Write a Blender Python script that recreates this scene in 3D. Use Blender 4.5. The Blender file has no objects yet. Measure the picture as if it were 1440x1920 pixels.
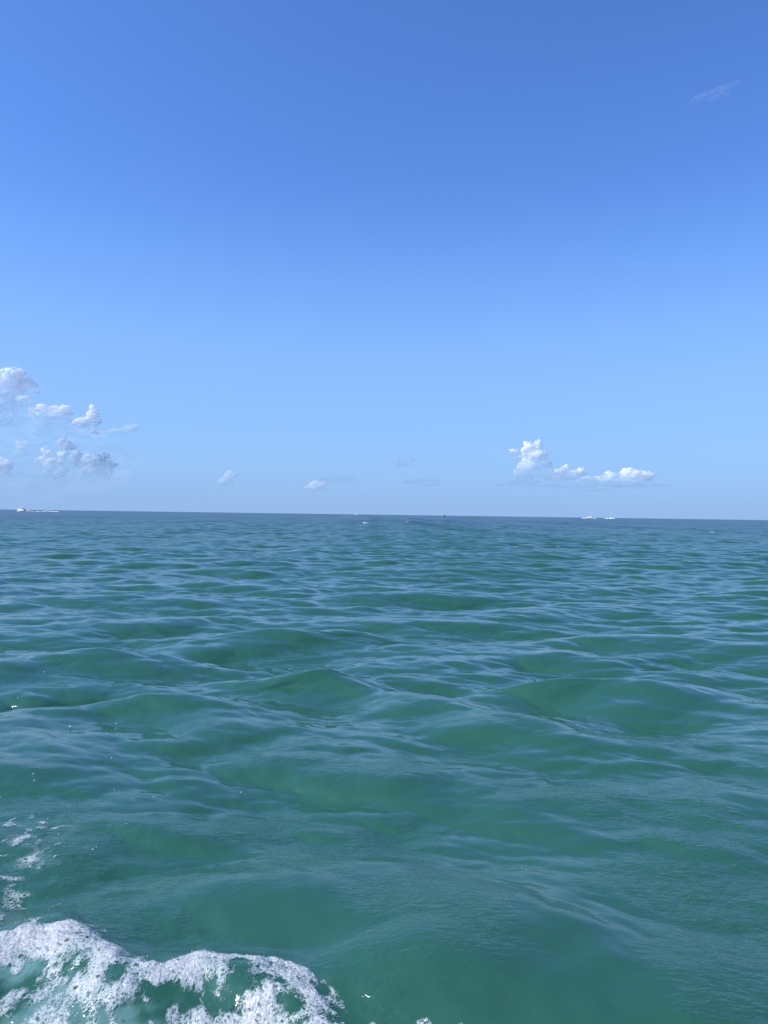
import bpy, bmesh, math, random
import numpy as np
from mathutils import Matrix, Vector

scene = bpy.context.scene
COL = scene.collection
R = math.radians

# ------------------------------------------------------------------ camera
CAM_H = 1.8
FPX = 1440.0                                   # focal length in photo pixels
cam_data = bpy.data.cameras.new('camera')
cam_data.sensor_fit = 'VERTICAL'
cam_data.sensor_height = 36.0
cam_data.sensor_width = 27.0
cam_data.lens = 27.0
cam_data.clip_start = 0.05
cam_data.clip_end = 120000.0
cam = bpy.data.objects.new('camera', cam_data)
COL.objects.link(cam)
PITCH, ROLL = R(0.20), R(0.80)
CAM_M = Matrix.Translation((0, 0, CAM_H)) @ Matrix.Rotation(R(90) + PITCH, 4, 'X') @ Matrix.Rotation(ROLL, 4, 'Z')
cam.matrix_world = CAM_M
scene.camera = cam

# ------------------------------------------------------------------ sky, sun, exposure
SUN_EL, SUN_AZ = R(44), R(-107)                # azimuth from +Y towards +X
world = bpy.data.worlds.new('World')
scene.world = world
world.use_nodes = True
wn = world.node_tree.nodes
wl = world.node_tree.links
wn.clear()
sky = wn.new('ShaderNodeTexSky')
sky.sky_type = 'NISHITA'
sky.sun_disc = False
sky.sun_elevation = SUN_EL
sky.sun_rotation = SUN_AZ
sky.altitude = 0
sky.air_density = 1.0
sky.dust_density = 0.7
sky.ozone_density = 3.0
bg = wn.new('ShaderNodeBackground')
bg.inputs['Strength'].default_value = 0.148
wo = wn.new('ShaderNodeOutputWorld')
wb = wn.new('ShaderNodeMix')                   # the phone's cool white balance, the same over the whole dome
wb.data_type = 'RGBA'; wb.blend_type = 'MULTIPLY'
wb.inputs[0].default_value = 1.0
wb.inputs[7].default_value = (0.635, 0.945, 1.50, 1)
wl.new(sky.outputs[0], wb.inputs[6])
tcw = wn.new('ShaderNodeTexCoord')              # pale maritime haze low in the sky, all the way round
sep = wn.new('ShaderNodeSeparateXYZ'); wl.new(tcw.outputs['Generated'], sep.inputs[0])
prev = wb.outputs[2]
for lo_, hi_, amt, colr in ((0.46, 0.03, 0.80, (2.05, 3.62, 6.25, 1)), (0.10, -0.03, 0.90, (2.10, 3.34, 5.62, 1))):
    mr = wn.new('ShaderNodeMapRange'); mr.interpolation_type = 'SMOOTHERSTEP'
    mr.inputs['From Min'].default_value = lo_; mr.inputs['From Max'].default_value = hi_
    mr.inputs['To Min'].default_value = 0.0; mr.inputs['To Max'].default_value = amt
    wl.new(sep.outputs['Z'], mr.inputs['Value'])
    hz = wn.new('ShaderNodeMix'); hz.data_type = 'RGBA'
    hz.inputs[7].default_value = colr
    wl.new(mr.outputs[0], hz.inputs[0]); wl.new(prev, hz.inputs[6])
    prev = hz.outputs[2]
wl.new(hz.outputs[2], bg.inputs['Color'])
wl.new(bg.outputs[0], wo.inputs['Surface'])

sun_data = bpy.data.lights.new('sun', 'SUN')
sun_data.energy = 4.5
sun_data.angle = R(0.53)
sun_data.color = (1.0, 0.94, 0.86)
sun = bpy.data.objects.new('sun', sun_data)
COL.objects.link(sun)
SUN_DIR = Vector((math.sin(SUN_AZ) * math.cos(SUN_EL), math.cos(SUN_AZ) * math.cos(SUN_EL), math.sin(SUN_EL)))
sun.rotation_euler = SUN_DIR.to_track_quat('Z', 'Y').to_euler()
sun.location = SUN_DIR * 50

scene.view_settings.view_transform = 'Standard'
scene.view_settings.look = 'None'
scene.view_settings.gamma = 1.0
scene.view_settings.use_curve_mapping = False
scene.view_settings.exposure = 0.0
scene.render.engine = 'CYCLES'
scene.cycles.use_denoising = True
scene.cycles.max_bounces = 8
scene.cycles.transparent_max_bounces = 80
scene.cycles.sample_clamp_indirect = 6.0

# ------------------------------------------------------------------ helpers
def pix_dir(px, py):
    d = Vector(((px - 720) / FPX, -(py - 960) / FPX, -1.0))
    return (CAM_M.to_3x3() @ d).normalized()

def on_water(px, py, z=0.0):
    d = pix_dir(px, py)
    t = (z - CAM_H) / d.z
    return Vector((0, 0, CAM_H)) + d * t

def along(px, py, dist):
    """the point seen at a pixel, dist metres ahead"""
    d = pix_dir(px, py)
    return Vector((0, 0, CAM_H)) + d * (dist / d.y)

def tag(o, label=None, cat=None, group=None, kind=None):
    if label: o['label'] = label
    if cat: o['category'] = cat
    if group: o['group'] = group
    if kind: o['kind'] = kind
    return o

def mesh_np(name, verts, quads=None, tris=None, smooth=True):
    me = bpy.data.meshes.new(name)
    verts = np.asarray(verts, np.float32)
    parts, sizes = [], []
    if quads is not None and len(quads):
        parts.append(np.asarray(quads, np.int32).ravel()); sizes.append(np.full(len(quads), 4, np.int32))
    if tris is not None and len(tris):
        parts.append(np.asarray(tris, np.int32).ravel()); sizes.append(np.full(len(tris), 3, np.int32))
    loops = np.concatenate(parts); sz = np.concatenate(sizes)
    me.vertices.add(len(verts)); me.vertices.foreach_set('co', verts.ravel())
    me.loops.add(len(loops)); me.loops.foreach_set('vertex_index', loops)
    me.polygons.add(len(sz))
    st = np.zeros(len(sz), np.int32); st[1:] = np.cumsum(sz)[:-1]
    me.polygons.foreach_set('loop_start', st)
    me.polygons.foreach_set('use_smooth', np.full(len(sz), smooth, bool))
    me.update(calc_edges=True)
    me.validate(verbose=False)
    return me

def attr(me, name, values):
    a = me.attributes.new(name, 'FLOAT', 'POINT')
    a.data.foreach_set('value', np.asarray(values, np.float32))

def link(name, me, mat, parent=None):
    o = bpy.data.objects.new(name, me)
    if mat: me.materials.append(mat)
    COL.objects.link(o)
    if parent: o.parent = parent
    return o

class Nodes:
    def __init__(self, name):
        self.m = bpy.data.materials.new(name)
        self.m.use_nodes = True
        self.t = self.m.node_tree
        self.t.nodes.clear()
        self.out = self.t.nodes.new('ShaderNodeOutputMaterial')
    def n(self, kind, **kw):
        nd = self.t.nodes.new('ShaderNode' + kind)
        for k, v in kw.items():
            if k.startswith('_'):
                setattr(nd, k[1:], v)
            else:
                key = int(k[1:]) if k[0] == 'i' and k[1:].isdigit() else k.replace('__', ' ')
                s = nd.inputs[key]
                if hasattr(v, 'is_linked') or isinstance(v, bpy.types.NodeSocket):
                    self.t.links.new(v, s)
                else:
                    s.default_value = v
        return nd
    def math(self, op, a, b=0.0, c=None, clamp=False):
        kw = {'i0': a, 'i1': b}
        if c is not None: kw['i2'] = c
        return self.n('Math', _operation=op, _use_clamp=clamp, **kw).outputs[0]
    def remap(self, v, a, b, c=0.0, d=1.0, smooth=False):
        nd = self.n('MapRange', Value=v)
        nd.interpolation_type = 'SMOOTHSTEP' if smooth else 'LINEAR'
        nd.inputs['From Min'].default_value = a; nd.inputs['From Max'].default_value = b
        nd.inputs['To Min'].default_value = c; nd.inputs['To Max'].default_value = d
        return nd.outputs[0]
    def link(self, a, b): self.t.links.new(a, b)

def smoothstep(x, a, b):
    t = np.clip((x - a) / (b - a), 0, 1)
    return t * t * (3 - 2 * t)

# ------------------------------------------------------------------ B-spline sampled tiles
def bspline(F, u, v):
    """sample a periodic tile F[N,N,C] at float cell coordinates, C2 smooth"""
    N = F.shape[0]
    iu = np.floor(u); iv = np.floor(v)
    fu = (u - iu).astype(np.float32); fv = (v - iv).astype(np.float32)
    iu = iu.astype(np.int64) - 1; iv = iv.astype(np.int64) - 1
    def w4(t):
        t2 = t * t; t3 = t2 * t
        return ((1 - t) ** 3 / 6, (3 * t3 - 6 * t2 + 4) / 6, (-3 * t3 + 3 * t2 + 3 * t + 1) / 6, t3 / 6)
    wu, wv = w4(fu), w4(fv)
    flat = F.reshape(N * N, -1)
    out = np.zeros((len(u), flat.shape[1]), np.float32)
    for j in range(4):
        row = ((iv + j) % N) * N
        for i in range(4):
            out += flat[row + (iu + i) % N] * (wu[i] * wv[j])[:, None]
    return out

_rng = np.random.default_rng(5)
NOISE_TILE = _rng.standard_normal((256, 256, 1)).astype(np.float32)
def noise2(x, y, scale, octaves=4, seed=0, gain=0.55):
    r = np.zeros(len(x), np.float32); a = 1.0; s = scale; tot = 0
    for k in range(octaves):
        ang = 0.7 * k + seed
        c, sn = math.cos(ang), math.sin(ang)
        r += a * 1.9 * bspline(NOISE_TILE, (x * c - y * sn) / s + 17.3 * k + 7.7 * seed, (x * sn + y * c) / s + 5.1 * k + 31 * seed)[:, 0]
        tot += a * a; a *= gain; s *= 0.5
    return r / math.sqrt(tot)

def voronoi(x, y, cell, seed=0, jitter=0.9):
    """F1, F2 in units of the cell and a random id of the nearest cell"""
    tab = np.random.default_rng(100 + seed).random((256, 256, 3)).astype(np.float32)
    u = x / cell; v = y / cell
    iu = np.floor(u).astype(int); iv = np.floor(v).astype(int)
    f1 = np.full(len(x), 9.0, np.float32); f2 = f1.copy(); rid = np.zeros(len(x), np.float32)
    for dj in (-1, 0, 1):
        for di in (-1, 0, 1):
            t = tab[(iv + dj) % 256, (iu + di) % 256]
            d = np.hypot(iu + di + .5 + jitter * (t[:, 0] - .5) - u, iv + dj + .5 + jitter * (t[:, 1] - .5) - v)
            near = d < f1
            f2 = np.where(near, f1, np.minimum(f2, d))
            rid = np.where(near, t[:, 2], rid)
            f1 = np.where(near, d, f1)
    return f1, f2, rid

# ------------------------------------------------------------------ the sea: wave bands
BANDS = [   # longest wavelength, rms slope, mean direction (deg, 0 = towards the camera), spread power, chop
    (15.0, 0.012, 20, 3.0, 0.9),
    (7.5, 0.022, -12, 2.5, 1.0),
    (4.2, 0.066, 9, 3.2, 1.3),
    (2.3, 0.092, -13, 3.0, 1.4),
    (1.25, 0.092, 16, 2.6, 1.4),
    (0.64, 0.084, -8, 2.2, 1.35),
    (0.32, 0.068, 12, 2.2, 1.0),
    (0.16, 0.044, -6, 1.4, 0.8),
]
SKEW = 0.75          # wave fronts lean towards the camera, backs lie flatter
def make_band(lmax, slope, mean, spread, chop, seed, N=384, tile=15.0):
    L = lmax * tile
    rng = np.random.default_rng(seed)
    k1 = 2 * math.pi * np.fft.fftfreq(N, L / N)
    kx, ky = np.meshgrid(k1, k1)
    k = np.hypot(kx, ky); k[0, 0] = 1e9
    lam = 2 * math.pi / k
    sel = smoothstep(lam, lmax * 0.42, lmax * 0.58) * (1 - smoothstep(lam, lmax * 0.85, lmax * 1.15))
    th = np.arctan2(ky, kx) - math.radians(mean - 90)
    D = np.maximum(np.cos(th / 1.0), 0.0) ** (2 * spread) + 0.02
    amp = np.sqrt(sel * D) * k ** -2.0
    h = amp * (rng.standard_normal((N, N)) + 1j * rng.standard_normal((N, N)))
    H = np.fft.ifft2(h)
    Dx = np.fft.ifft2(-1j * kx / k * h); Dy = np.fft.ifft2(-1j * ky / k * h)
    Sx = np.real(np.fft.ifft2(1j * kx * h)); Sy = np.real(np.fft.ifft2(1j * ky * h))
    s = math.sqrt(float((Sx ** 2 + Sy ** 2).mean()))
    g = slope / s
    F = np.stack([np.real(Dx) * g * chop, np.real(Dy) * g * chop, np.real(H) * g], -1).astype(np.float32)
    return F, L / N

TILES = [make_band(*b, seed=40 + i) for i, b in enumerate(BANDS)]

# single waves that stand out in the photograph: x, y of the crest, half width, length, height, turn
BIG_WAVES = []
def big_wave(px, py, height, half, length, turn):
    p = on_water(px, py, height * 0.8)
    BIG_WAVES.append((p.x, p.y, height, half, length, math.radians(turn)))
big_wave(622, 1250, 0.23, 0.55, 0.75, 10)
big_wave(770, 1305, 0.12, 0.40, 1.2, -38)
big_wave(1200, 1288, 0.13, 0.42, 1.0, -6)
big_wave(1010, 1290, 0.08, 0.36, 1.0, 4)
big_wave(285, 1312, 0.13, 0.42, 0.8, 8)
big_wave(560, 1185, 0.13, 0.70, 1.8, 4)
big_wave(760, 1062, 0.18, 1.0, 2.6, -4)
big_wave(200, 1225, 0.11, 0.5, 1.2, 8)

# bow-wave ridge that carries the foam
RIDGE = [on_water(px, py, 0.11) for px, py in ((-140, 1800), (-30, 1752), (60, 1735), (120, 1728), (190, 1775), (250, 1805), (330, 1797), (400, 1790), (480, 1797), (560, 1815), (610, 1860), (640, 1930), (660, 2010))]
def poly_dist(x, y, pts):
    best = np.full(len(x), 1e9, np.float32); side = np.zeros(len(x), np.float32); par = np.zeros(len(x), np.float32)
    for i in range(len(pts) - 1):
        ax, ay = pts[i][0], pts[i][1]; bx, by = pts[i + 1][0] - ax, pts[i + 1][1] - ay
        t = np.clip(((x - ax) * bx + (y - ay) * by) / (bx * bx + by * by), 0, 1)
        d = np.hypot(x - ax - t * bx, y - ay - t * by)
        n = d < best
        best = np.where(n, d, best)
        side = np.where(n, (bx * (y - ay) - by * (x - ax)), side)
        par = np.where(n, i + t, par)
    return best, np.sign(side), par

def displace(x, y, spacing):
    """displaced position and unresolved slope variance of the water at rest points x, y"""
    out = np.zeros((len(x), 3), np.float32)
    unres = np.zeros(len(x), np.float32)
    for i, ((F, cell), b) in enumerate(zip(TILES, BANDS)):
        w = smoothstep(b[0] * 0.75 / spacing, 2.2, 4.2).astype(np.float32)
        unres += (b[1] ** 2) * (1 - w ** 2)
        m = w > 0.001
        if not m.any(): continue
        a = 0.37 + 1.1 * i
        # tile turned a little so that neighbouring bands never line up
        a = 0.13 * (i - 3)
        c, s = math.cos(a), math.sin(a)
        xm, ym = x[m], y[m]
        u = (xm * c - ym * s) / cell + 211.3 * i; v = (xm * s + ym * c) / cell + 97.7 * i
        f = bspline(F, u, v)
        wm = w[m]
        out[m, 0] += (f[:, 0] * c + f[:, 1] * s) * wm
        out[m, 1] += (-f[:, 0] * s + f[:, 1] * c) * wm
        out[m, 2] += f[:, 2] * wm
        if b[0] > 0.3: out[m, 1] -= SKEW * f[:, 2] * wm
    near = np.hypot(x, y) < 90
    if near.any():
        xn, yn = x[near], y[near]
        for (cx, cy, h, half, length, a) in BIG_WAVES:
            c, s = math.cos(a), math.sin(a)
            u = (xn - cx) * c + (yn - cy) * s; v = -(xn - cx) * s + (yn - cy) * c
            v = v + 0.10 * u * u / max(length, .1)
            env = np.exp(-(np.sqrt(u * u + 0.01) / length) ** 1.25) * np.exp(-(v / (half * 1.9)) ** 2)
            ph = v / half * 1.45
            out[near, 2] += h * env * np.cos(ph)
            dv = -h * 0.9 * env * np.sin(ph) - 0.35 * h * env * np.cos(ph)
            out[near, 0] += -s * dv; out[near, 1] += c * dv
        d, side, par = poly_dist(xn, yn, RIDGE)
        d = np.minimum(d, 2.0)
        far_side = side > 0
        w = np.where(far_side, 0.16, 0.11)
        ends = smoothstep(par, 0.0, 2.0) * (1 - smoothstep(par, 9.5, 12))
        out[near, 2] += ends * (0.060 * np.exp(-(d / w) ** 2) - 0.03 * np.exp(-((d - 0.34) / 0.2) ** 2))
    return out, unres

# ring mesh, finer close to the boat, out to the horizon
def radii():
    r = [1.15]
    while r[-1] < 15000:
        q = r[-1]
        f = 0.0032 if q < 480 else min(0.0032 * (q / 480) ** 1.1, 0.04)
        r.append(q + max(q * f, 0.0065))
    return np.array(r)
rad = radii()
fine = np.linspace(-29.5, 29.5, 690)
outer = 29.5 + 62 * (np.linspace(0, 1, 40)[1:] ** 1.6)
ang = np.radians(np.concatenate([-outer[::-1], fine, outer]))
RR, AA = np.meshgrid(rad, ang, indexing='ij')
X0 = (RR * np.sin(AA)).ravel(); Y0 = (RR * np.cos(AA)).ravel()
dr = np.gradient(rad)
da = np.gradient(ang)
SP = np.maximum(dr[:, None] * np.ones_like(AA), 0.55 * RR * np.abs(da)[None, :]).ravel()
SP = np.maximum(SP, 1e-4)
disp, unres = displace(X0, Y0, SP)
V = np.stack([X0 + disp[:, 0], Y0 + disp[:, 1], disp[:, 2]], -1)
nr, na = RR.shape
i0 = (np.arange(nr - 1)[:, None] * na + np.arange(na - 1)[None, :]).ravel()
quads = np.stack([i0, i0 + 1, i0 + na + 1, i0 + na], -1)
sea_me = mesh_np('sea_water', V, quads)
print('sea quads', len(quads), 'rings', nr)

# ------------------------------------------------------------------ foam coverage field (world metres)
def stroke_field(x, y, strokes):
    f = np.zeros(len(x), np.float32)
    for pts, width, strength in strokes:
        P = [on_water(*p, 0.14 if p[1] > 1712 else 0.05) for p in pts]
        if len(P) == 1: P = [P[0], P[0] + Vector((0.001, 0, 0))]
        d, _, _ = poly_dist(x, y, P)
        f = np.maximum(f, strength * np.exp(-(d / width) ** 2))
    return f
FOAM = [
    (((-90, 1775), (0, 1748), (60, 1735), (110, 1728), (150, 1745), (205, 1788)), 0.075, 0.95),
    (((60, 1745), (130, 1760), (170, 1800), (150, 1835), (190, 1855)), 0.10, 0.95),
    (((200, 1785), (240, 1800), (262, 1830), (215, 1850)), 0.07, 0.66),
    (((285, 1815), (330, 1796), (390, 1784), (450, 1788), (520, 1798), (565, 1812)), 0.050, 1.0),
    (((560, 1814), (590, 1845), (600, 1890), (615, 1960)), 0.05, 0.66),
    (((340, 1800), (420, 1812), (490, 1825), (560, 1840)), 0.09, 0.62),
    (((400, 1895), (450, 1880), (500, 1862), (520, 1835)), 0.10, 0.85),
    (((265, 1915), (310, 1888), (345, 1872)), 0.065, 0.90),
    (((170, 1872), (230, 1860), (272, 1850)), 0.055, 0.80),
    (((225, 1880), (250, 1920), (230, 1970)), 0.07, 0.70),
    (((590, 1860), (565, 1895), (545, 1940)), 0.10, 0.64),
    (((470, 1930), (540, 1905), (605, 1900)), 0.06, 0.66),
    (((280, 1970), (400, 1965), (520, 1975)), 0.12, 0.80),
    (((-80, 1850), (20, 1830), (110, 1790)), 0.13, 0.48),
    (((-60, 1920), (40, 1890), (130, 1850)), 0.12, 0.46),
    (((60, 1970), (120, 1915), (200, 1885)), 0.10, 0.50),
    (((668, 1890), (690, 1888)), 0.018, 0.42), (((752, 1884), (785, 1887)), 0.026, 0.45), (((800, 1892), (850, 1907)), 0.020, 0.42),
    (((1310, 1858), (1330, 1857)), 0.010, 0.50), (((1340, 1915), (1380, 1920)), 0.02, 0.46),
    (((8, 1540), (45, 1555), (75, 1540)), 0.05, 0.42), (((10, 1590), (70, 1555)), 0.05, 0.44), (((100, 1552), (135, 1546)), 0.030, 0.42), (((0, 1560), (60, 1600), (20, 1690)), 0.16, 0.26),
    (((-20, 1640), (25, 1638)), 0.04, 0.44), (((15, 1705), (60, 1668)), 0.035, 0.46), (((180, 1745), (195, 1725)), 0.02, 0.5),
]
_fl = random.Random(12)
for _k in range(70):                            # loose flecks of froth round the breaking bow wave; left ones paint glints too
    if _k < 42: _p = (min(_fl.gauss(25, 45), 130), _fl.uniform(1500, 1710))
    elif _k < 50: _p = (_fl.uniform(640, 900), _fl.uniform(1880, 1930))
    else: _p = (_fl.uniform(200, 640), _fl.uniform(1800, 1900))
    FOAM.append(((_p, (_p[0] + _fl.uniform(-14, 14), _p[1] + _fl.uniform(-8, 8))), _fl.uniform(0.006, 0.018), _fl.uniform(0.30, 0.44)))
MILK = [
    (((-120, 1780), (30, 1770), (120, 1810), (60, 1880), (-80, 1900)), 0.22, 1.0),
    (((60, 1930), (160, 1880), (260, 1865), (330, 1900)), 0.13, 0.9),
    (((420, 1840), (520, 1850), (560, 1900), (450, 1930)), 0.14, 0.7),
    (((180, 1800), (260, 1820)), 0.10, 0.6),
    (((0, 1540), (120, 1550), (60, 1640), (0, 1660)), 0.14, 0.30),
]
near = np.hypot(X0, Y0) < 9
milk = np.zeros(len(X0), np.float32)
xn, yn = V[near, 0], V[near, 1]
mf = stroke_field(xn, yn, MILK)
ca, sa = math.cos(R(35)), math.sin(R(35))
us, vs = xn * ca + yn * sa, -xn * sa + yn * ca
mk = noise2(us / 2.2, vs, 0.045, 5, 3) * 0.55 + noise2(xn, yn, 0.06, 5, 4) * 0.55
milk[near] = np.clip(mf * smoothstep(mf * 0.65 + mk * 0.75, 0.25, 1.45), 0, 1)
attr(sea_me, 'unresolved', np.sqrt(unres))
attr(sea_me, 'aerated', milk)

# ------------------------------------------------------------------ water material
def water_material():
    N = Nodes('sea_water')
    geo = N.n('NewGeometry')
    pos = geo.outputs['Position']
    unr = N.n('Attribute', _attribute_name='unresolved').outputs['Fac']
    aer = N.n('Attribute', _attribute_name='aerated').outputs['Fac']
    # fine ripples in patches
    stretch = N.n('Mapping', Vector=pos, Scale=(1.0, 2.3, 1.0), Rotation=(0, 0, R(8))).outputs[0]
    n1 = N.n('TexNoise', Vector=stretch, Scale=13.0, Detail=2.5, Roughness=0.6, Distortion=0.4).outputs['Fac']
    n2 = N.n('TexNoise', Vector=stretch, Scale=38.0, Detail=3.0, Roughness=0.55, Distortion=0.3).outputs['Fac']
    patch = N.n('TexNoise', Vector=pos, Scale=0.9, Detail=3.0, Roughness=0.55).outputs['Fac']
    rng_ = N.n('VectorMath', _operation='LENGTH', i0=pos).outputs['Value']
    churn = N.remap(rng_, 4.0, 8.5, 1.0, 0.10, True)      # water stirred up by the boat it is seen from
    pm = N.math('MULTIPLY', N.remap(patch, 0.42, 0.64, 0.10, 1.0, True), churn)
    hgt = N.math('ADD', N.math('MULTIPLY', N.math('MULTIPLY', n1, pm), 0.0120), N.math('MULTIPLY', N.math('MULTIPLY', n2, pm), 0.0026))
    bump = N.n('Bump', Height=hgt, Strength=1.0, Distance=1.0)
    # groups of waves too far off for the mesh to carry tilt the surface towards and away from the wind
    grp = N.n('TexNoise', Vector=N.n('Mapping', Vector=pos, Scale=(0.16, 0.009, 1.0)).outputs[0], Scale=1.0, Detail=5.0, Roughness=0.7).outputs['Fac']
    grp2 = N.n('TexNoise', Vector=N.n('Mapping', Vector=pos, Scale=(0.045, 0.0012, 1.0)).outputs[0], Scale=1.0, Detail=4.0, Roughness=0.65).outputs['Fac']
    grp = N.math('MULTIPLY_ADD', N.math('SUBTRACT', grp2, 0.5), 0.9, grp)
    tilt = N.math('MULTIPLY', N.math('SUBTRACT', grp, 0.5), N.math('MULTIPLY', unr, 5.0))
    nrm = N.n('VectorMath', _operation='NORMALIZE', i0=N.n('VectorMath', _operation='ADD', i0=bump.outputs[0], i1=N.n('CombineXYZ', Y=tilt).outputs[0]).outputs[0]).outputs[0]
    # body colour: turbid green coastal water, paler where it is full of air
    big = N.n('TexNoise', Vector=pos, Scale=0.05, Detail=3.0).outputs['Fac']
    c1 = N.n('Mix', _data_type='RGBA', i0=big)
    c1.inputs[6].default_value = (0.024, 0.101, 0.065, 1); c1.inputs[7].default_value = (0.029, 0.117, 0.075, 1)
    c3 = N.n('Mix', _data_type='RGBA', i0=N.remap(rng_, 25.0, 260.0, 0.0, 0.85, True))   # body colour turns darker and bluer with distance
    N.link(c1.outputs[2], c3.inputs[6]); c3.inputs[7].default_value = (0.022, 0.062, 0.066, 1)
    c2 = N.n('Mix', _data_type='RGBA', i0=N.math('MULTIPLY', aer, 0.50))
    N.link(c3.outputs[2], c2.inputs[6]); c2.inputs[7].default_value = (0.22, 0.40, 0.37, 1)
    alpha = N.math('ADD', N.math('MULTIPLY', unr, 0.48), 0.002)
    rough = N.math('SQRT', alpha)
    p = N.n('BsdfPrincipled', Roughness=rough, IOR=1.44, Normal=nrm)
    N.link(c2.outputs[2], p.inputs['Base Color'])
    N.link(p.outputs[0], N.out.inputs['Surface'])
    return N.m
sea = link('sea_water', sea_me, water_material())
tag(sea, kind='structure')

# ------------------------------------------------------------------ foam mesh
def foam_material():
    N = Nodes('foam')
    geo = N.n('NewGeometry'); pos = geo.outputs['Position']
    n = N.n('TexNoise', Vector=pos, Scale=160.0, Detail=3.0, Roughness=0.6).outputs['Fac']
    v = N.n('TexVoronoi', Vector=pos, Scale=120.0).outputs['Distance']
    th = N.n('Attribute', _attribute_name='thick').outputs['Fac']
    cv = N.n('Attribute', _attribute_name='cover').outputs['Fac']
    bump = N.n('Bump', Height=N.math('ADD', N.math('MULTIPLY', n, .6), N.math('MULTIPLY', v, .5)), Strength=0.7, Distance=0.004)
    col = N.n('Mix', _data_type='RGBA', i0=th)
    col.inputs[6].default_value = (0.40, 0.52, 0.51, 1); col.inputs[7].default_value = (0.66, 0.68, 0.65, 1)
    p = N.n('BsdfPrincipled', Roughness=0.14, IOR=1.33, Normal=bump.outputs[0])
    N.link(col.outputs[2], p.inputs['Base Color'])
    tr = N.n('BsdfTransparent')
    warp = N.n('VectorMath', _operation='ADD', i0=pos, i1=N.n('VectorMath', _operation='SCALE', i0=N.n('TexNoise', Vector=pos, Scale=45.0).outputs['Color']).outputs[0])
    warp.inputs[1].links[0].from_node.inputs['Scale'].default_value = 0.010
    d1 = N.n('TexVoronoi', _feature='DISTANCE_TO_EDGE', Vector=warp.outputs[0], Scale=62.0).outputs['Distance']
    d2 = N.n('TexVoronoi', _feature='DISTANCE_TO_EDGE', Vector=warp.outputs[0], Scale=135.0).outputs['Distance']
    w1 = N.remap(N.math('SUBTRACT', N.math('MULTIPLY', cv, 0.36), d1), -0.06, 0.10, 0.0, 0.95, True)
    w2 = N.remap(N.math('SUBTRACT', N.math('MULTIPLY', cv, 0.34), d2), -0.06, 0.10, 0.0, 0.80, True)
    solid = N.remap(cv, 0.82, 1.0, 0.0, 0.78, True)
    fine = N.remap(n, 0.28, 0.60, 0.55, 1.0)
    veil = N.math('MULTIPLY', cv, 0.30)
    cov = N.math('MAXIMUM', N.math('MAXIMUM', w1, w2), N.math('MAXIMUM', solid, veil))
    cov = N.math('MULTIPLY', cov, N.remap(cv, 0.02, 0.20, 0.0, 1.0, True))
    mx = N.n('MixShader', Fac=N.math('MULTIPLY', cov, fine, clamp=True))
    N.link(tr.outputs[0], mx.inputs[1]); N.link(p.outputs[0], mx.inputs[2])
    N.link(mx.outputs[0], N.out.inputs['Surface'])
    return N.m
FOAM_MAT = foam_material()

def foam_patch(name, x0, x1, y0, y1, step, strokes, label_kind='stuff', hgt=1.0):
    gx = np.arange(x0, x1, step); gy = np.arange(y0, y1, step)
    GX, GY = np.meshgrid(gx, gy)
    x = GX.ravel().astype(np.float64); y = GY.ravel().astype(np.float64)
    n_r = np.hypot(x, y)
    sp = np.maximum(n_r * 0.0032, 0.0065)
    d, _ = displace(x, y, sp)
    X = x + d[:, 0]; Y = y + d[:, 1]
    wx = noise2(x, y, 0.11, 4, 1); wy = noise2(x, y, 0.11, 4, 2)
    F = stroke_field(X + 0.028 * wx, Y + 0.028 * wy, strokes)
    c = F * (0.96 + 0.30 * noise2(x, y, 0.10, 5, 6)) + 0.20 * noise2(x, y, 0.040, 4, 7) * smoothstep(F, 0.05, 0.5)
    xb = x + 0.004 * noise2(x, y, 0.03, 2, 8); yb = y + 0.004 * noise2(x, y, 0.03, 2, 9)
    f1, f2, rid = voronoi(xb, yb * 0.85, 0.026, 1)
    g1, g2, rid2 = voronoi(xb, yb * 0.9, 0.0135, 2)
    e1 = f2 - f1; e2 = g2 - g1
    solid = 0.95 * smoothstep(c, 0.78, 1.12)
    big = smoothstep((c - 0.34) * 1.3 - e1, -0.10, 0.22) * smoothstep(c, 0.30, 0.50)
    small = smoothstep((c - 0.40) * 1.5 - e2, -0.10, 0.25) * smoothstep(c, 0.36, 0.58)
    film = 0.40 * smoothstep(c, 0.14, 0.62)
    alpha = np.maximum(np.maximum(solid, 0.85 * big), np.maximum(0.8 * small, film))
    pit = (rid2 > 0.42) * (1 - smoothstep(g1, 0.16, 0.42)) * 0.75 + (rid > 0.80) * (1 - smoothstep(f1, 0.20, 0.40)) * 0.8
    alpha = np.clip(alpha * (1 - np.clip(pit, 0, 0.92) * (1 - 0.5 * smoothstep(c, 0.9, 1.3))), 0, 1)
    keep = alpha > 0.03
    thick = np.clip((c - 0.35) / 0.7, 0, 1)
    lump = np.clip(noise2(x, y, 0.055, 4, 12) * 0.5 + 0.5, 0, 2)
    z = d[:, 2] + 0.003 + hgt * (thick * (0.002 + 0.006 * lump) + 0.0045 * alpha * (1 - np.clip(f1 * 1.4, 0, 1) ** 2) * rid
                                   + 0.0035 * (1 - np.clip(g1 * 1.5, 0, 1) ** 2) * alpha)
    nx, ny = len(gx), len(gy)
    i0 = (np.arange(ny - 1)[:, None] * nx + np.arange(nx - 1)[None, :]).ravel()
    q = np.stack([i0, i0 + 1, i0 + nx + 1, i0 + nx], -1)
    q = q[keep[q].sum(1) >= 3]
    used = np.unique(q)
    mp = np.zeros(len(x), np.int64); mp[used] = np.arange(len(used))
    me = mesh_np(name, np.stack([X, Y, z], -1)[used], mp[q])
    attr(me, 'thick', thick[used])
    attr(me, 'cover', alpha[used])
    o = link(name, me, FOAM_MAT)
    print(name, len(q))
    return o
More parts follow.
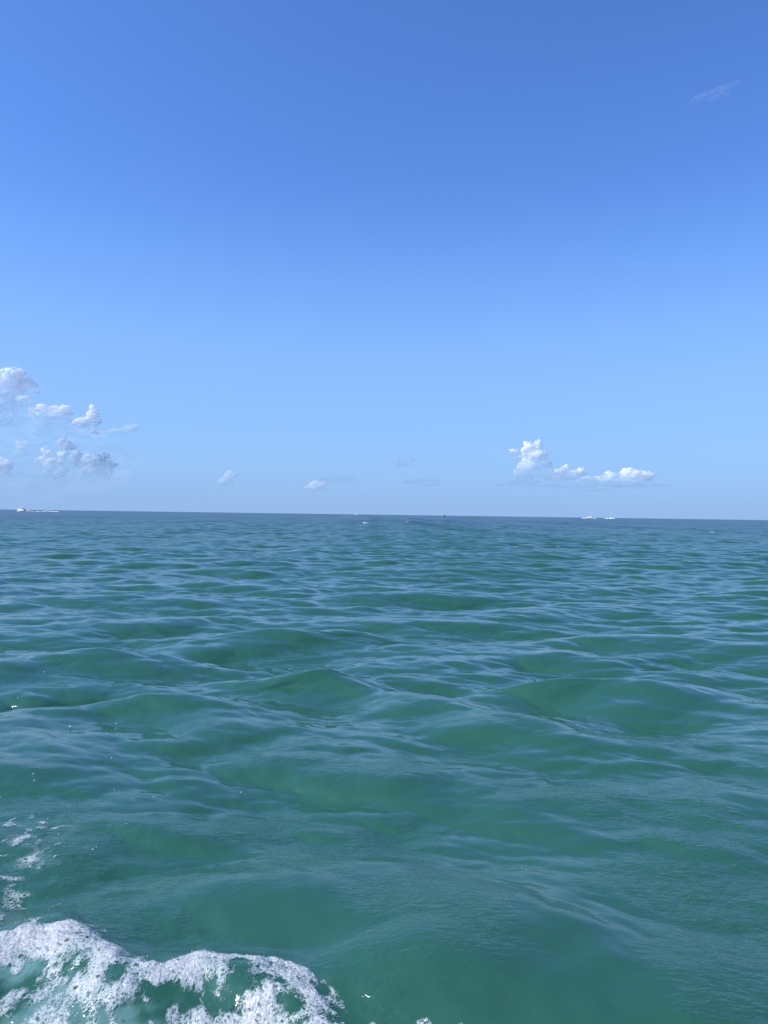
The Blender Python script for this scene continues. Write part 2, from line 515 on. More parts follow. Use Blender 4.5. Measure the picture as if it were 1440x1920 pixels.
fo = foam_patch('sea_foam', -2.1, 0.45, 2.25, 5.2, 0.0042, FOAM)
tag(fo, kind='stuff')

# bubbles standing on the foam and drops flung over the water
def bubble_material():
    N = Nodes('bubble_film')
    fr = N.n('Fresnel', IOR=1.6).outputs[0]
    gl = N.n('BsdfGlossy', Roughness=0.05, Color=(1, 1, 1, 1))
    nz = N.n('TexNoise', Vector=N.n('NewGeometry').outputs['Position'], Scale=60.0).outputs['Fac']
    tr = N.n('BsdfTransparent', Color=(0.94, 0.97, 0.96, 1))
    mx = N.n('MixShader', Fac=N.math('MULTIPLY_ADD', fr, 0.85, N.math('MULTIPLY', nz, 0.10), clamp=True))
    N.link(tr.outputs[0], mx.inputs[1]); N.link(gl.outputs[0], mx.inputs[2])
    N.link(mx.outputs[0], N.out.inputs['Surface'])
    return N.m
def drop_material():
    N = Nodes('water_drop')
    nz = N.n('TexNoise', Vector=N.n('NewGeometry').outputs['Position'], Scale=40.0).outputs['Fac']
    c = N.n('Mix', _data_type='RGBA', i0=nz)
    c.inputs[6].default_value = (0.62, 0.72, 0.72, 1); c.inputs[7].default_value = (0.85, 0.88, 0.88, 1)
    p = N.n('BsdfPrincipled', Roughness=0.08, IOR=1.33)
    N.link(c.outputs[2], p.inputs['Base Color']); N.link(p.outputs[0], N.out.inputs['Surface'])
    return N.m
def surface_points(x, y):
    x = np.asarray(x, np.float64); y = np.asarray(y, np.float64)
    d, _ = displace(x, y, np.maximum(np.hypot(x, y) * 0.0032, 0.0065))
    return np.stack([x + d[:, 0], y + d[:, 1], d[:, 2]], -1)
def balls(name, centres, r, squash, mat, sub=1):
    bm = bmesh.new(); bmesh.ops.create_icosphere(bm, subdivisions=sub, radius=1.0)
    me = bpy.data.meshes.new('t'); bm.to_mesh(me); bm.free()
    v = np.empty(len(me.vertices) * 3, np.float32); me.vertices.foreach_get('co', v); v = v.reshape(-1, 3) * [1, 1, squash]
    f = np.array([p.vertices[:] for p in me.polygons]); bpy.data.meshes.remove(me)
    C = np.asarray(centres); r = np.asarray(r)
    allv = (C[:, None, :] + v[None] * r[:, None, None]).reshape(-1, 3)
    allf = (f[None] + (np.arange(len(C)) * len(v))[:, None, None]).reshape(-1, 3)
    return link(name, mesh_np(name, allv, None, allf), mat)
rg = np.random.default_rng(77)
bx = rg.uniform(-2.0, 0.3, 60000); by = rg.uniform(2.5, 4.0, 60000)
bp = surface_points(bx, by)
bf = stroke_field(bp[:, 0] + 0.028 * noise2(bx, by, 0.11, 4, 1), bp[:, 1] + 0.028 * noise2(bx, by, 0.11, 4, 2), FOAM)
clump = noise2(bx, by, 0.07, 3, 21)
pick = rg.random(60000) < smoothstep(bf, 0.32, 0.62) * smoothstep(clump, -0.3, 1.4) * 0.16
bp = bp[pick]; br = np.clip(rg.lognormal(math.log(0.0030), 0.40, len(bp)), 0.0015, 0.006)
bp[:, 2] += 0.006 + 0.012 * smoothstep(bf[pick], 0.5, 0.9)
print('bubbles', len(bp))
tag(balls('foam_bubbles', bp, br, 0.75, bubble_material(), 2), kind='stuff')
px_drops = [(130, 1378), (202, 1388), (200, 1430), (70, 1465), (72, 1474), (240, 1508), (205, 1488), (32, 1393), (122, 1400), (276, 1500), (220, 1366), (5, 1490), (8, 1496), (170, 1604), (240, 1560), (176, 1598), (448, 1480), (998, 1658), (110, 1574), (88, 1546), (40, 1293), (18, 1316), (65, 1310), (80, 1260), (116, 1248)]
dx, dy, dr_ = [], [], []
for q in px_drops:
    p = on_water(*q, 0.0); dx.append(p.x); dy.append(p.y); dr_.append(rg.uniform(0.003, 0.007) * (p.y / 4.2) * (1.7 if q[1] == 1378 else 1))
n_s = 345
a_ = rg.uniform(0, 1, n_s)
for k in range(n_s):
    if k < 200:
        q = (rg.normal(40, 60), rg.uniform(1480, 1720))
    elif k < 330:
        i = rg.integers(0, len(RIDGE) - 1); t_ = rg.random(); p = RIDGE[i].lerp(RIDGE[i + 1], t_)
        dx.append(p.x + rg.normal(0, .05)); dy.append(p.y + rg.normal(0.0, .05)); dr_.append(rg.uniform(0.0012, 0.0040)); continue
    else:
        q = (rg.uniform(500, 1000), rg.uniform(1840, 1930))
    p = on_water(*q, 0.0); dx.append(p.x); dy.append(p.y); dr_.append(rg.uniform(0.0008, 0.0022) * (p.y / 4))
dp = surface_points(dx, dy); dr_ = np.array(dr_); dp[:, 2] += dr_ * rg.uniform(0.3, 1.0, len(dr_))
dr_ *= 0.7
tag(balls('spray_drops', dp, dr_, 0.8, drop_material(), 1), kind='stuff')

# ------------------------------------------------------------------ clouds
# each cloud is a heap of many overlapping soft puffs, thin enough one by one to see through
def cloud_material(name, density, color, thin=False):
    N = Nodes(name)
    geo = N.n('NewGeometry')
    tc = N.n('TexCoord').outputs['Object']
    lw = N.n('LayerWeight', Blend=0.5).outputs['Facing']
    nz = N.n('TexNoise', Vector=tc, Scale=2.6, Detail=6.0, Roughness=0.62, Distortion=0.3).outputs['Fac']
    face = N.math('ADD', N.math('SUBTRACT', 1.0, lw), N.math('MULTIPLY', N.math('SUBTRACT', nz, 0.5), 1.1))
    face = N.remap(face, 0.08, 1.0, 0.0, 1.0, True)
    base = N.n('Attribute', _attribute_name='body').outputs['Fac']
    a = N.math('MULTIPLY', face, N.math('MULTIPLY', base, density))
    a = N.math('MULTIPLY', a, N.math('SUBTRACT', 1.0, geo.outputs['Backfacing']), clamp=True)
    m1 = N.n('BsdfPrincipled', Roughness=1.0)
    m1.inputs['Base Color'].default_value = (*color, 1)
    if thin:                                    # veils let the light straight through
        m1 = N.n('MixShader', Fac=0.5)
        N.link(N.n('BsdfDiffuse', Color=(*color, 1)).outputs[0], m1.inputs[1]); N.link(N.n('BsdfTranslucent', Color=(*color, 1)).outputs[0], m1.inputs[2])
    if not thin: m1.inputs['Specular IOR Level'].default_value = 0.0
    if not thin: m1.inputs['Subsurface Weight'].default_value = 1.0
    if not thin: m1.inputs['Subsurface Radius'].default_value = (1, 1, 1)
    if not thin: m1.inputs['Subsurface Scale'].default_value = 450.0
    if not thin:
        m0, m1 = m1, N.n('MixShader', Fac=0.12)
        dt = N.n('MixShader', Fac=0.5)
        N.link(N.n('BsdfDiffuse', Color=(*color, 1)).outputs[0], dt.inputs[1]); N.link(N.n('BsdfTranslucent', Color=(*color, 1)).outputs[0], dt.inputs[2])
        N.link(m0.outputs[0], m1.inputs[1]); N.link(dt.outputs[0], m1.inputs[2])
    m2 = N.n('MixShader', Fac=a)
    tr = N.n('BsdfTransparent')
    N.link(tr.outputs[0], m2.inputs[1]); N.link(m1.outputs[0], m2.inputs[2])
    N.link(m2.outputs[0], N.out.inputs['Surface'])
    return N.m

def unit_ball(sub):
    bm = bmesh.new(); bmesh.ops.create_icosphere(bm, subdivisions=sub, radius=1.0)
    v = np.array([q.co[:] for q in bm.verts], np.float32); f = np.array([[q.index for q in p.verts] for p in bm.faces]); bm.free()
    return v, f
BALL_V, BALL_F = unit_ball(3)

def cloud(name, puffs, dist, mat, label, cat='cloud', n=40, size=(0.28, 0.62), fade=0.5, flat=0.0, tilt=0.0, seed=0, group=None):
    """puffs: (px, py, rx, ry) in photo pixels give the outline; n smaller lumpy puffs fill each of them"""
    rg = np.random.default_rng(900 + seed)
    k = dist / FPX
    c = along(sum(p[0] for p in puffs) / len(puffs), sum(p[1] for p in puffs) / len(puffs), dist)
    big = max(max(p[2], p[3]) for p in puffs) * k
    lo = min((along(p[0], p[1] + p[3], dist) - c).z for p in puffs); hi = max((along(p[0], p[1] - p[3], dist) - c).z for p in puffs)
    V, F, base = [], [], 0
    area = sum(p[2] * p[3] for p in puffs)
    ct, st = math.cos(R(tilt)), math.sin(R(tilt))
    for (px, py, rx, ry) in puffs:
        q = np.array(along(px, py, dist) - c)
        rx *= 1.08; ry *= 1.08
        m = max(5, int(n * len(puffs) * (rx * ry / area) ** 0.7 / len(puffs) * 2.2))
        for j in range(m):
            u = rg.standard_normal(3); u /= np.linalg.norm(u); u *= rg.random() ** 0.45 * 0.8
            r = rg.uniform(*size)
            ax, az = rx * k * r, ry * k * r
            sy = 0.5 * (ax + az)
            # lumpy surface
            w = np.ones(len(BALL_V), np.float32)
            for o in range(4):
                d = rg.standard_normal(3) * (1.3 + 1.1 * o)
                w += 0.13 / (1 + 0.35 * o) * np.sin(BALL_V @ d * 1.9 + rg.uniform(0, 6.3)).astype(np.float32)
            v = BALL_V * w[:, None] * [ax, sy, az]
            v += [u[0] * rx * k, u[1] * 0.5 * (rx + ry) * k, u[2] * ry * k]
            v = np.stack([v[:, 0] * ct - v[:, 2] * st, v[:, 1], v[:, 0] * st + v[:, 2] * ct], -1) + q
            if flat: v[:, 2] = np.maximum(v[:, 2], lo + (v[:, 2] - lo) * (1 - flat) * (v[:, 2] < lo + .3 * (hi - lo)))
            V.append(v); F.append(BALL_F + base); base += len(v)
    V = np.concatenate(V); F = np.concatenate(F)
    # melt the puffs into one lumpy body
    t = bpy.data.objects.new('tmp', mesh_np('tmp', V / big, None, F)); COL.objects.link(t)
    md = t.modifiers.new('r', 'REMESH'); md.mode = 'VOXEL'; md.voxel_size = 0.035
    md = t.modifiers.new('s', 'SMOOTH'); md.factor = 0.5; md.iterations = 5
    me = bpy.data.meshes.new_from_object(t.evaluated_get(bpy.context.evaluated_depsgraph_get()))
    old = t.data; bpy.data.objects.remove(t); bpy.data.meshes.remove(old)
    me.name = name
    me.polygons.foreach_set('use_smooth', np.ones(len(me.polygons), bool))
    V = np.empty(len(me.vertices) * 3, np.float32); me.vertices.foreach_get('co', V); V = V.reshape(-1, 3) * big
    z = (V[:, 2] - lo) / (hi - lo)
    attr(me, 'body', (1 - fade) + fade * smoothstep(z, 0.10, 0.80))
    o = link(name, me, mat); o.location = c; o.scale = (big, big, big)
    tag(o, label, cat, group)
    return o

WH = (1.0, 0.965, 0.94)
CL_WHITE = cloud_material('cloud_bright', 0.92, WH)
CL_SOFT = cloud_material('cloud_soft', 0.88, WH)
CL_FAINT = cloud_material('cloud_faint', 0.36, WH)
CL_VEIL = cloud_material('cloud_veil', 0.17, WH, True)
CL_GREY = cloud_material('cloud_grey', 0.14, (0.42, 0.48, 0.60), True)
CL_CIRRUS = cloud_material('cirrus', 0.10, WH, True)

cloud('cumulus_cloud', [(-70, 735, 60, 36), (-15, 725, 42, 30), (22, 712, 34, 20), (48, 720, 18, 10), (-30, 775, 60, 30), (25, 748, 36, 18), (64, 736, 13, 7)], 13000, CL_SOFT,
      'large pale cloud bank cut by the left edge of the sky, highest of all', n=34, fade=0.85, seed=1)
cloud('flat_cloud', [(65, 769, 16, 7), (85, 767, 22, 8), (108, 770, 24, 8), (126, 775, 14, 6), (100, 785, 34, 12)], 13000, CL_SOFT,
      'flat lens-shaped white cloud with a level base, left of the small tower cloud', n=22, fade=0.85, seed=2)
cloud('cumulus_cloud', [(150, 792, 13, 7), (163, 789, 14, 10), (176, 779, 10, 11), (178, 769, 9, 9), (183, 792, 7, 8), (181, 809, 8, 6)], 12500, CL_WHITE,
      'small bright white tower cloud rising from a puff, upper left of the sky', n=20, fade=0.3, seed=3)
cloud('wispy_cloud', [(202, 812, 18, 5), (225, 808, 18, 6), (245, 802, 14, 6)], 12800, CL_FAINT,
      'thin wispy streak of cloud trailing right of the small tower cloud', n=26, fade=0.3, seed=4)
cloud('cumulus_cloud', [(88, 850, 12, 12), (78, 864, 14, 8), (97, 870, 18, 14), (108, 884, 18, 12), (122, 828, 10, 11), (130, 840, 10, 10), (120, 858, 12, 12)], 13500, CL_SOFT,
      'broken pale cumulus above the left boat with a knob on its left', n=18, fade=0.7, seed=5)
cloud('cumulus_cloud', [(142, 856, 15, 12), (160, 864, 18, 14), (190, 868, 26, 18), (180, 886, 28, 14), (158, 892, 16, 12)], 13600, CL_SOFT,
      'rounded hazy pinkish cumulus right of the broken one, low over the sea', n=20, fade=0.8, seed=6)
cloud('cumulus_cloud', [(5, 872, 16, 12), (-15, 880, 20, 16), (10, 887, 12, 8)], 13500, CL_SOFT,
      'small hazy cloud low at the left edge of the sky', n=24, fade=0.8, seed=7)
cloud('small_cloud', [(44, 837, 12, 10), (40, 848, 12, 7)], 13500, CL_FAINT,
      'faint little puff of cloud under the large bank at the left edge', n=26, fade=0.4, seed=8)
cloud('hazy_cloud', [(0, 800, 90, 40), (70, 800, 90, 34), (60, 880, 120, 40), (150, 870, 90, 36), (160, 820, 60, 26)], 14500, CL_VEIL,
      'broad thin veil of haze cloud behind the whole left group of clouds', n=16, fade=0.3, size=(0.4, 0.8), seed=20)
cloud('tower_cloud', [(988, 841, 15, 13), (1010, 838, 13, 13), (967, 847, 11, 6), (985, 858, 18, 12), (1008, 864, 24, 16), (995, 882, 26, 18), (1020, 890, 20, 10), (1038, 896, 22, 7)], 12000, CL_WHITE,
      'tall white tower cloud rising above the right part of the horizon', n=20, fade=0.8, seed=9)
cloud('cumulus_cloud', [(1055, 884, 13, 12), (1072, 891, 16, 9), (1088, 885, 10, 9), (1062, 897, 22, 6)], 12200, CL_WHITE,
      'squat white double-topped cloud just right of the tall tower cloud', n=20, fade=0.75, seed=10)
cloud('cumulus_cloud', [(1120, 901, 18, 8), (1145, 893, 20, 11), (1178, 888, 14, 11), (1200, 890, 22, 13), (1217, 893, 12, 9), (1165, 903, 45, 9), (1100, 900, 26, 6)], 12400, CL_SOFT,
      'long low line of pale cloud, rightmost of the white clouds', n=26, fade=0.75, seed=11)
cloud('small_cloud', [(432, 893, 11, 8), (422, 903, 14, 7)], 13500, CL_FAINT,
      'tiny pinkish puff of cloud left of the middle of the horizon', n=26, fade=0.4, seed=12)
cloud('small_cloud', [(600, 910, 16, 8), (590, 916, 14, 6)], 13500, CL_FAINT,
      'very faint pale puff of cloud under the grey streak near the middle', n=20, fade=0.4, seed=13)
cloud('grey_cloud', [(612, 900, 18, 6), (635, 898, 26, 7), (655, 900, 14, 5)], 13200, CL_GREY,
      'thin grey-blue cloud streak low over the middle of the horizon', n=22, fade=0.1, seed=14)
cloud('grey_cloud', [(775, 905, 22, 7), (803, 903, 26, 8)], 13200, CL_GREY,
      'thin grey-blue cloud streak above the dark buoy', n=22, fade=0.1, seed=15)
cloud('grey_cloud', [(755, 868, 18, 8), (772, 863, 8, 6)], 13300, CL_GREY,
      'dim grey-blue smudge of cloud above the long streak over the buoy', n=14, fade=0.1, seed=16)
cloud('grey_cloud', [(985, 908, 50, 7), (1060, 911, 60, 8), (1130, 915, 60, 8), (1210, 914, 50, 6)], 13300, CL_GREY,
      'long dim grey-blue band of cloud under the tall white tower cloud', n=20, fade=0.1, seed=17)
cloud('cirrus_cloud', [(1316, 183, 22, 2.6), (1334, 176, 24, 3), (1354, 168, 20, 4), (1345, 183, 18, 2)], 15000, CL_CIRRUS,
      'thin feathery wisp of high cloud alone in the deep blue sky at upper right', n=34, fade=0.0, tilt=20, size=(0.35, 0.9), seed=18)

# ------------------------------------------------------------------ boats and buoy
def flat_mat(name, color, rough=0.4, scale=2.0, var=0.06, metallic=0.0):
    N = Nodes(name)
    tc = N.n('TexCoord').outputs['Object']
    nz = N.n('TexNoise', Vector=tc, Scale=scale, Detail=3.0).outputs['Fac']
    c = N.n('Mix', _data_type='RGBA', i0=nz)
    c.inputs[6].default_value = tuple(max(0, v * (1 - var)) for v in color) + (1,)
    c.inputs[7].default_value = tuple(min(1, v * (1 + var)) for v in color) + (1,)
    p = N.n('BsdfPrincipled', Roughness=rough, Metallic=metallic)
    N.link(c.outputs[2], p.inputs['Base Color']); N.link(p.outputs[0], N.out.inputs['Surface'])
    return N.m
M_GEL = flat_mat('white_gelcoat', (0.86, 0.86, 0.84), 0.25)
M_GLASS = flat_mat('tinted_glass', (0.02, 0.025, 0.03), 0.08)
M_DARK = flat_mat('dark_plastic', (0.03, 0.03, 0.035), 0.45)
M_ALU = flat_mat('aluminium', (0.62, 0.62, 0.62), 0.3, metallic=0.8)
M_SKIN = flat_mat('skin', (0.45, 0.28, 0.20), 0.6)
M_CLOTH = flat_mat('dark_cloth', (0.04, 0.05, 0.09), 0.8)
M_BUOY = flat_mat('dark_green_paint', (0.03, 0.06, 0.05), 0.5)
M_CANVAS = flat_mat('canvas', (0.75, 0.75, 0.72), 0.8)

def bm_obj(name, bm, mat, parent=None, smooth=False):
    me = bpy.data.meshes.new(name); bm.to_mesh(me); bm.free()
    me.polygons.foreach_set('use_smooth', np.full(len(me.polygons), smooth, bool))
    return link(name, me, mat, parent)

def hull_mesh(length, beam, depth, sheer, draft, n=22):
    """stations from stern (x=0) to bow (x=length); flared V hull with a deck"""
    bm = bmesh.new()
    rings = []
    for i in range(n + 1):
        t = i / n
        w = beam / 2 * (1 - max(0, (t - 0.45) / 0.55) ** 2.2) * (0.92 + 0.08 * min(1, t * 3))
        w = max(w, 0.02)
        rise = sheer * t ** 2.2
        keel = -draft + (draft + depth * 0.75) * max(0, (t - 0.72) / 0.28) ** 2
        x = t * length
        top = depth + rise
        ch = keel + (top - keel) * 0.35
        sec = [(0, keel), (w * 0.72, ch), (w * 0.90, ch + (top - ch) * .5), (w, top), (w * 0.93, top + 0.05), (w * 0.86, top - 0.04)]
        ring = [bm.verts.new((x, y, z)) for y, z in sec] + [bm.verts.new((x, -y, z)) for y, z in sec[:0:-1]]
        rings.append(ring)
    m = len(rings[0])
    for a, b in zip(rings, rings[1:]):
        for j in range(m):
            bm.faces.new((a[j], a[(j + 1) % m], b[(j + 1) % m], b[j]))
    bm.faces.new(rings[0][::-1]); bm.faces.new(rings[-1])
    bmesh.ops.recalc_face_normals(bm, faces=bm.faces)
    return bm

def block(bm, x0, x1, y, z0, z1, top_in=0.0, front_in=0.0, back_in=0.0, bevel=0.06):
    v = [bm.verts.new(p) for p in ((x0, -y, z0), (x1, -y, z0), (x1, y, z0), (x0, y, z0),
                                   (x0 + back_in, -y + top_in, z1), (x1 - front_in, -y + top_in, z1), (x1 - front_in, y - top_in, z1), (x0 + back_in, y - top_in, z1))]
    fs = [bm.faces.new([v[i] for i in f]) for f in ((3, 2, 1, 0), (4, 5, 6, 7), (0, 1, 5, 4), (1, 2, 6, 5), (2, 3, 7, 6), (3, 0, 4, 7))]
    if bevel:
        es = list({e for f in fs for e in f.edges})
        bmesh.ops.bevel(bm, geom=es, offset=bevel, segments=2, affect='EDGES', profile=0.6)
    return bm

def tube(bm, a, b, r, r2=None, n=8):
    a, b = Vector(a), Vector(b); d = b - a
    m = Matrix.Translation((a + b) / 2) @ d.to_track_quat('Z', 'Y').to_matrix().to_4x4()
    bmesh.ops.create_cone(bm, cap_ends=True, segments=n, radius1=r, radius2=r if r2 is None else r2, depth=d.length, matrix=m)
    return bm

def thing(name, label, cat, loc, rz, pitch=0.0):
    o = bpy.data.objects.new(name, None); COL.objects.link(o)
    o.location = loc; o.rotation_euler = (0, -pitch, rz)
    o.empty_display_size = 1
    return tag(o, label, cat)

def person(name, label, loc, rz, top=M_CLOTH, bottom=M_DARK):
    """standing figure: one skinned body with shirt, trousers and hair as children"""
    root = thing(name, label, 'person', loc, rz)
    def skin(nm, pts, edges, mat, sub=1):
        me = bpy.data.meshes.new(nm)
        me.from_pydata([p[:3] for p in pts], edges, [])
        o = bpy.data.objects.new(nm, me); COL.objects.link(o)
        md = o.modifiers.new('s', 'SKIN'); s2 = o.modifiers.new('u', 'SUBSURF'); s2.levels = sub; s2.render_levels = sub
        for i, p in enumerate(pts):
            me.skin_vertices[0].data[i].radius = (p[3], p[3] * (p[4] if len(p) > 4 else 1))
        me.skin_vertices[0].data[0].use_root = True
        res = bpy.data.meshes.new_from_object(o.evaluated_get(bpy.context.evaluated_depsgraph_get()))
        bpy.data.objects.remove(o); bpy.data.meshes.remove(me)
        res.name = nm
        return link(nm, res, mat, root)
    skin('body', [(0, 0, .95, .12), (0, 0, 1.2, .13), (0, 0, 1.42, .13), (0, 0, 1.53, .05), (.02, 0, 1.64, .10), (.02, 0, 1.72, .085),
                  (0, .20, 1.42, .06), (.08, .26, 1.15, .045), (.30, .20, 1.10, .035), (0, -.20, 1.42, .06), (.08, -.26, 1.15, .045), (.30, -.20, 1.10, .035),
                  (0, .10, .88, .09), (.02, .11, .48, .06), (0, .12, .08, .045), (.14, .12, .04, .04), (0, -.10, .88, .09), (.02, -.11, .48, .06), (0, -.12, .08, .045), (.14, -.12, .04, .04)],
         [(0, 1), (1, 2), (2, 3), (3, 4), (4, 5), (2, 6), (6, 7), (7, 8), (2, 9), (9, 10), (10, 11), (0, 12), (12, 13), (13, 14), (14, 15), (0, 16), (16, 17), (17, 18), (18, 19)], M_SKIN)
    skin('shirt', [(0, 0, 1.0, .15), (0, 0, 1.2, .155), (0, 0, 1.40, .15), (0, .20, 1.42, .08), (.06, .255, 1.2, .06), (0, -.20, 1.42, .08), (.06, -.255, 1.2, .06)],
         [(0, 1), (1, 2), (2, 3), (3, 4), (2, 5), (5, 6)], top)
    skin('shorts', [(0, 0, .98, .145), (0, .10, .86, .11), (.02, .11, .55, .09), (0, -.10, .86, .11), (.02, -.11, .55, .09)], [(0, 1), (1, 2), (0, 3), (3, 4)], bottom)
    return root

def outboard(parent, y):
    bm = bmesh.new(); block(bm, -0.62, -0.12, 0.20, 0.75, 1.35, 0.05, 0.05, 0.10, 0.07)
    tube(bm, (-0.35, y * 0, 0.78), (-0.38, 0, -0.2), 0.10, 0.08)
    bmesh.ops.translate(bm, verts=bm.verts, vec=(0, y, 0))
    return bm_obj('outboard_engine', bm, M_DARK, parent, True)

def spray(name, loc, rz, pts, mat, seed):
    """a heap of broken white water: overlapping lumps along pts (x, y, z, r)"""
    bm = bmesh.new(); rnd = random.Random(seed)
    for (x, y, z, rx, rz_) in pts:
        for k in range(6):
            r = rnd.uniform(.45, 1.0)
            m = Matrix.Translation((x + rnd.uniform(-1, 1) * rx, y + rnd.uniform(-.6, .6), max(-.1, z + rnd.uniform(-.5, .6) * rz_))) @ Matrix.Diagonal((rx * r, .6 * r, rz_ * r, 1))
            bmesh.ops.create_icosphere(bm, subdivisions=2, radius=1, matrix=m)
    for v in bm.verts:
        v.co += Vector((rnd.uniform(-1, 1), rnd.uniform(-1, 1), rnd.uniform(-1, 1))) * 0.06
    o = bm_obj(name, bm, mat, None, True)
    o.location = loc; o.rotation_euler = (0, 0, rz)
    return o
M_WHITE_WATER = flat_mat('white_water', (0.88, 0.89, 0.89), 0.6, 3.0, 0.1)

# centre-console fishing boat with a hard top, left
D1 = 800.0
p1 = along(47.5, 957, D1); p1.z = 0.05
b1 = thing('fishing_boat', 'white fishing boat under a hard top speeding left, at the left end of the horizon', 'boat', p1, R(150), R(3.0))
b1.scale = (1.18,) * 3
bm_obj('hull', hull_mesh(11.4, 3.3, 1.05, 0.75, 0.45), M_GEL, b1, True)
bm = bmesh.new(); block(bm, 3.6, 5.6, 0.75, 0.75, 2.25, 0.1, 0.45, 0.1); bm_obj('console', bm, M_GEL, b1)
bm = bmesh.new(); block(bm, 4.7, 5.35, 0.68, 2.27, 3.0, 0.08, 0.3, 0.12, 0.03); bm_obj('windscreen', bm, M_GLASS, b1)
bm = bmesh.new(); block(bm, 2.2, 5.9, 1.35, 3.62, 3.86, 0.05, 0.1, 0.1, 0.08); bm_obj('hard_top', bm, M_GEL, b1)
for (x, y) in ((2.7, 1.1), (2.7, -1.1), (5.3, 1.1), (5.3, -1.1)):
    bm = bmesh.new(); tube(bm, (x, y, 0.95), (x * .93 + .3, y * .95, 3.64), 0.10); bm_obj('post', bm, M_ALU, b1, True)
bm = bmesh.new(); block(bm, 2.3, 3.2, 0.7, 0.75, 1.9, 0.05, 0.05, 0.15); bm_obj('leaning_post', bm, M_GEL, b1)
for y in (-0.6, 0.6): outboard(b1, y)
for y in (-1.2, 1.2):
    bm = bmesh.new(); tube(bm, (3.6, y, 3.85), (1.2, y * 1.6, 7.2), 0.035, 0.015, 6); bm_obj('antenna', bm, M_ALU, b1, True)
mw = Matrix.Translation(p1) @ Matrix.Rotation(R(150), 4, 'Z') @ Matrix.Scale(1.18, 4)
for dx, dy, lab in ((2.05, 0.45, 'person in dark clothes standing at the helm of the left fishing boat, nearer side'), (1.75, -0.5, 'person in dark clothes standing at the helm of the left fishing boat, farther side')):
    q = mw @ Vector((dx, dy, 1.02))
    person('person', lab, q, R(150))
tag(spray('bow_spray', p1, R(150), [(9.6, 0, .15, 1.0, .35), (11.0, 0, .2, 1.2, .4), (12.0, .5, .1, 1.0, .3), (7.5, 1.5, .2, 1.0, .4), (5.5, 1.7, .2, 1.2, .35)], M_WHITE_WATER, 1), kind='stuff')
tag(spray('wake_foam', p1, R(172), [(-1.5, 0, .3, 1.3, .5), (-4, 0, .25, 1.6, .45), (-8, 0, .1, 2.2, .3), (-13, 0, .1, 2.5, .25), (-18, 0, .05, 2.5, .3), (-23, 0, .15, 2.5, .45), (-27, 0, .3, 2.5, .6), (-31, 0, .2, 2.5, .5), (-35, 0, .05, 2.5, .3)], M_WHITE_WATER, 2), kind='stuff')

# flybridge cruiser, right
D2 = 1350.0
p2 = along(1112, 972.3, D2); p2.z = 0.05
b2 = thing('motor_yacht', 'white motor yacht with raised bridge and mast, larger of the two boats at right', 'boat', p2, R(150), R(2))
b2.scale = (0.85,) * 3
bm_obj('hull', hull_mesh(14.5, 4.2, 1.5, 0.9, 0.6), M_GEL, b2, True)
bm = bmesh.new(); block(bm, 3.2, 10.4, 1.6, 1.4, 3.2, 0.15, 1.9, 0.25, 0.1); bm_obj('cabin', bm, M_GEL, b2)
for s in (-1, 1):
    bm = bmesh.new(); block(bm, 4.2, 8.6, 0.05, 2.2, 2.8, 0.0, 0.6, 0.15, 0.0)
    bmesh.ops.translate(bm, verts=bm.verts, vec=(0, s * 1.56, 0)); bm_obj('window', bm, M_GLASS, b2)
bm = bmesh.new(); block(bm, 3.4, 7.6, 1.4, 3.2, 4.2, 0.12, 0.8, 0.1, 0.08); bm_obj('flybridge', bm, M_GEL, b2)
bm = bmesh.new(); block(bm, 3.6, 6.6, 1.4, 5.3, 5.5, 0.05, 0.2, 0.1, 0.06); bm_obj('bridge_top', bm, M_GEL, b2)
for (x, y) in ((3.9, 1.15), (3.9, -1.15), (6.2, 1.15), (6.2, -1.15)):
    bm = bmesh.new(); tube(bm, (x, y, 4.15), (x, y, 5.32), 0.08); bm_obj('post', bm, M_ALU, b2, True)
bm = bmesh.new(); tube(bm, (5.0, 0, 5.5), (4.8, 0, 7.4), 0.16, 0.06); bm_obj('mast', bm, M_GEL, b2, True)
for y in (-1.6, 1.6):
    bm = bmesh.new(); tube(bm, (4.2, y, 3.3), (1.6, y * 1.5, 9.0), 0.05, 0.02, 6); bm_obj('outrigger', bm, M_ALU, b2, True)
bm = bmesh.new(); block(bm, 0.6, 1.6, 1.2, 1.35, 2.0, 0.1, 0.1, 0.1); bm_obj('cockpit_seat', bm, M_DARK, b2)
tag(spray('bow_spray', p2, R(150), [(13.5, 0, .4, 1.4, .6), (15.5, 0, .4, 1.6, .6), (17.5, .5, .2, 1.5, .4)], M_WHITE_WATER, 3), kind='stuff')
tag(spray('wake_foam', p2, R(150), [(-1.5, 0, .3, 1.5, .6), (-4, 0, .2, 1.8, .4)], M_WHITE_WATER, 4), kind='stuff')

# low speedboat throwing spray, right of the yacht
p3 = along(1147, 973.0, D2); p3.z = 0.05
b3 = thing('speedboat', 'low white speedboat throwing up spray, just right of the motor yacht', 'boat', p3, R(150), R(2))
b3.scale = (0.95,) * 3
bm_obj('hull', hull_mesh(9.0, 2.6, 0.95, 0.5, 0.4), M_GEL, b3, True)
bm = bmesh.new(); block(bm, 3.8, 5.2, 0.8, 0.9, 1.7, 0.1, 0.5, 0.1); bm_obj('console', bm, M_GEL, b3)
bm = bmesh.new(); block(bm, 4.2, 4.9, 0.8, 1.72, 2.2, 0.08, 0.3, 0.05, 0.02); bm_obj('windscreen', bm, M_GLASS, b3)
for y in (-0.4, 0.4): outboard(b3, y)
mw = Matrix.Translation(p3) @ Matrix.Rotation(R(150), 4, 'Z') @ Matrix.Scale(0.95, 4)
person('person', 'person in dark clothes standing at the wheel of the low speedboat', mw @ Vector((5.5, 0, 0.92)), R(150))
